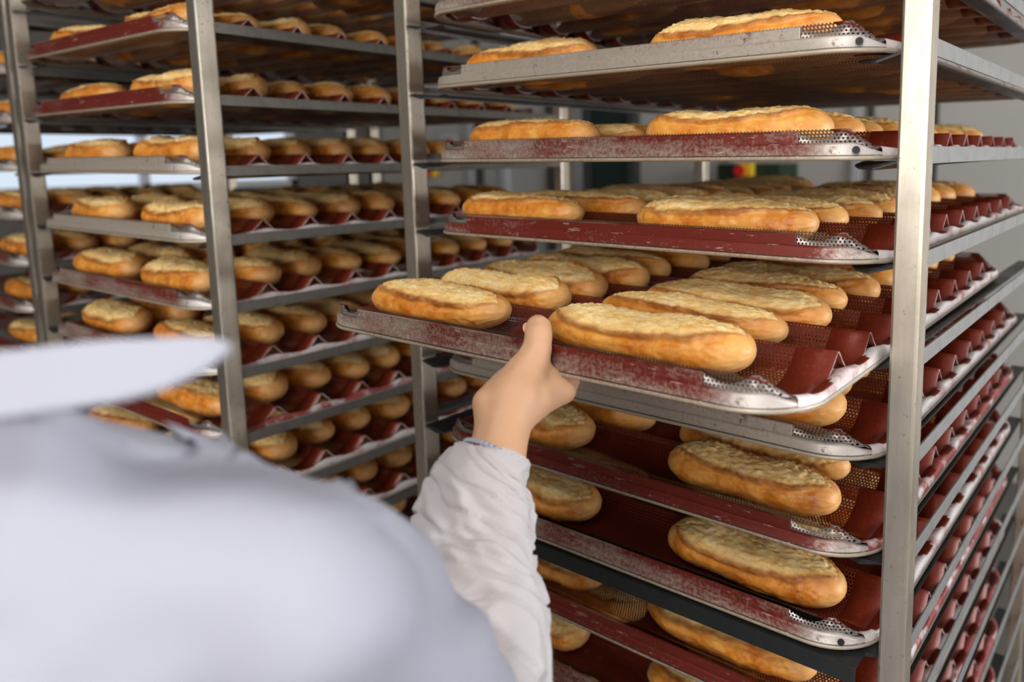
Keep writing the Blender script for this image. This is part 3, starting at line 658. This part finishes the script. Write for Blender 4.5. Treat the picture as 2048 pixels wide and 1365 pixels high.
# soft folds pressed into the coat cloth
cm = coat.data
for v in cm.vertices:
    p = v.co
    q = Vector((p.x * 5 + p.z * 6, p.y * 5 - p.z * 2, p.z * 7))
    fold = abs(noise.noise(Vector((p.x * 9 - p.z * 9, p.y * 9 + p.x * 5, p.z * 4 + p.x * 5)) + Vector((4, 2, 1))))
    v.co = p + v.normal * (.009 * noise.noise(q) + .004 * noise.noise(q * 2.3) - .016 * max(0, .30 - fold) / .30 * .5)
cm.update()
bmn = bmesh.new(); bmesh.ops.create_uvsphere(bmn, u_segments=20, v_segments=12, radius=1.0)
nail = obj('thumbnail', bm_mesh('nail', bmn), plain('nail', (.80, .47, .38), .25), person, smooth=True)
nail['label'] = 'pink thumbnail'
nail.location = NAIL - PO; nail.scale = (.0016, .0062, .0050); nail.rotation_euler = (0, math.radians(-12), math.radians(18))
# sleeve of thin fabric: puffed rings gathered at the cuff
def sleeve_mesh():
    cs = [Vector(c) - PO for c, r in SLEEVE]; rs = [r for c, r in SLEEVE]
    # resample
    n = 110; seg = 128; vs = []; fs = []
    def sample(t):
        k = min(len(cs) - 2, int(t)); f = t - k; f2 = f * f * (3 - 2 * f) * .5 + f * .5
        return cs[k].lerp(cs[k + 1], f), rs[k] + (rs[k + 1] - rs[k]) * f2
    for i in range(n + 1):
        t = (len(cs) - 1) * (i / n)
        c, r = sample(t); a, _ = sample(max(0, t - .3)); b, _ = sample(min(len(cs) - 1 - 1e-4, t + .3))
        ax = (b - a).normalized(); u = ax.cross(Vector((0, 0, 1))).normalized(); v = ax.cross(u)
        puff = min(1, t / 4.5)
        for j in range(seg):
            th = 2 * math.pi * j / seg; d = u * math.cos(th) + v * math.sin(th)
            p = Vector((math.cos(th) * 1.3, math.sin(th) * 1.3, t * .42))
            q = Vector((math.cos(th) * 1.6 + t * .35, math.sin(th) * 1.6 - t * .2, t * .16))
            f1 = noise.noise(q * 1.1 + Vector((3, 1, 7))); f2 = noise.noise(p * 1.9 + Vector((9, 4, 2)))
            crease = -abs(noise.noise(q * 1.7 + Vector((1, 8, 3)))) * .9 - abs(noise.noise(p * 1.5 + Vector((5, 5, 1)))) * .7 + .45
            gath = math.sin(th * 30) * .0007 * max(0, 1 - t / 1.6)
            w1 = Vector((math.cos(th) * .9 + t * .55, math.sin(th) * .9 - t * .3, t * .10 + 3)); k1 = abs(noise.noise(w1 * 1.5))
            sharp = -max(0, .10 - k1) / .10 * .0075
            disp = puff * (.0065 * crease + .004 * f1 + .0012 * f2 + sharp) + gath
            vs.append(c + d * (r * (1 - .05 * puff) + disp))
    for i in range(n):
        for j in range(seg):
            a = i * seg + j; b = i * seg + (j + 1) % seg
            fs.append((a, b, b + seg, a + seg))
    return mesh('sleeve', vs, fs)
sl = obj('sleeve', sleeve_mesh(), M_SLEEVE, person, smooth=True)
sl['label'] = 'sheer white puffed sleeve with elastic cuff'
# cuff elastic
def ring_tube(c, ax, R, r, name, mat, parent):
    ax = Vector(ax).normalized(); u = ax.cross(Vector((0, 0, 1))).normalized(); v = ax.cross(u); vs = []; fs = []; N, K = 160, 8
    for i in range(N):
        a = 2 * math.pi * i / N; d = u * math.cos(a) + v * math.sin(a); rr = R + .0009 * math.sin(a * 40)
        for k in range(K):
            b = 2 * math.pi * k / K; vs.append(Vector(c) + d * (rr + r * math.cos(b)) + ax * r * 1.6 * math.sin(b))
    for i in range(N):
        for k in range(K):
            fs.append((i * K + k, ((i + 1) % N) * K + k, ((i + 1) % N) * K + (k + 1) % K, i * K + (k + 1) % K))
    return obj(name, mesh(name, vs, fs), mat, parent, smooth=True)
ring_tube(Vector(SLEEVE[0][0]) - PO, Vector(SLEEVE[2][0]) - Vector(SLEEVE[0][0]), SLEEVE[0][1] + .0004, .0012, 'cuff', M_COAT, person)
# collar with its pointed wing
def collar_mesh():
    rows = COLLAR; vs = []; fs = []; m = len(rows[0])
    for r in rows:
        for p in r: vs.append(Vector(p) - PO)
    for i in range(len(rows) - 1):
        for j in range(m - 1):
            a = i * m + j; fs.append((a, a + 1, a + m + 1, a + m))
    me = mesh('collar', vs, fs); bm = bmesh.new(); bm.from_mesh(me)
    bmesh.ops.solidify(bm, geom=bm.faces[:], thickness=.004); bmesh.ops.recalc_face_normals(bm, faces=bm.faces[:]); bm.to_mesh(me); bm.free()
    return me
co = obj('collar', collar_mesh(), M_COAT, person, smooth=True)
m_ = co.modifiers.new('s', 'SUBSURF'); m_.levels = 2; m_.render_levels = 2
bpy.context.view_layer.update()
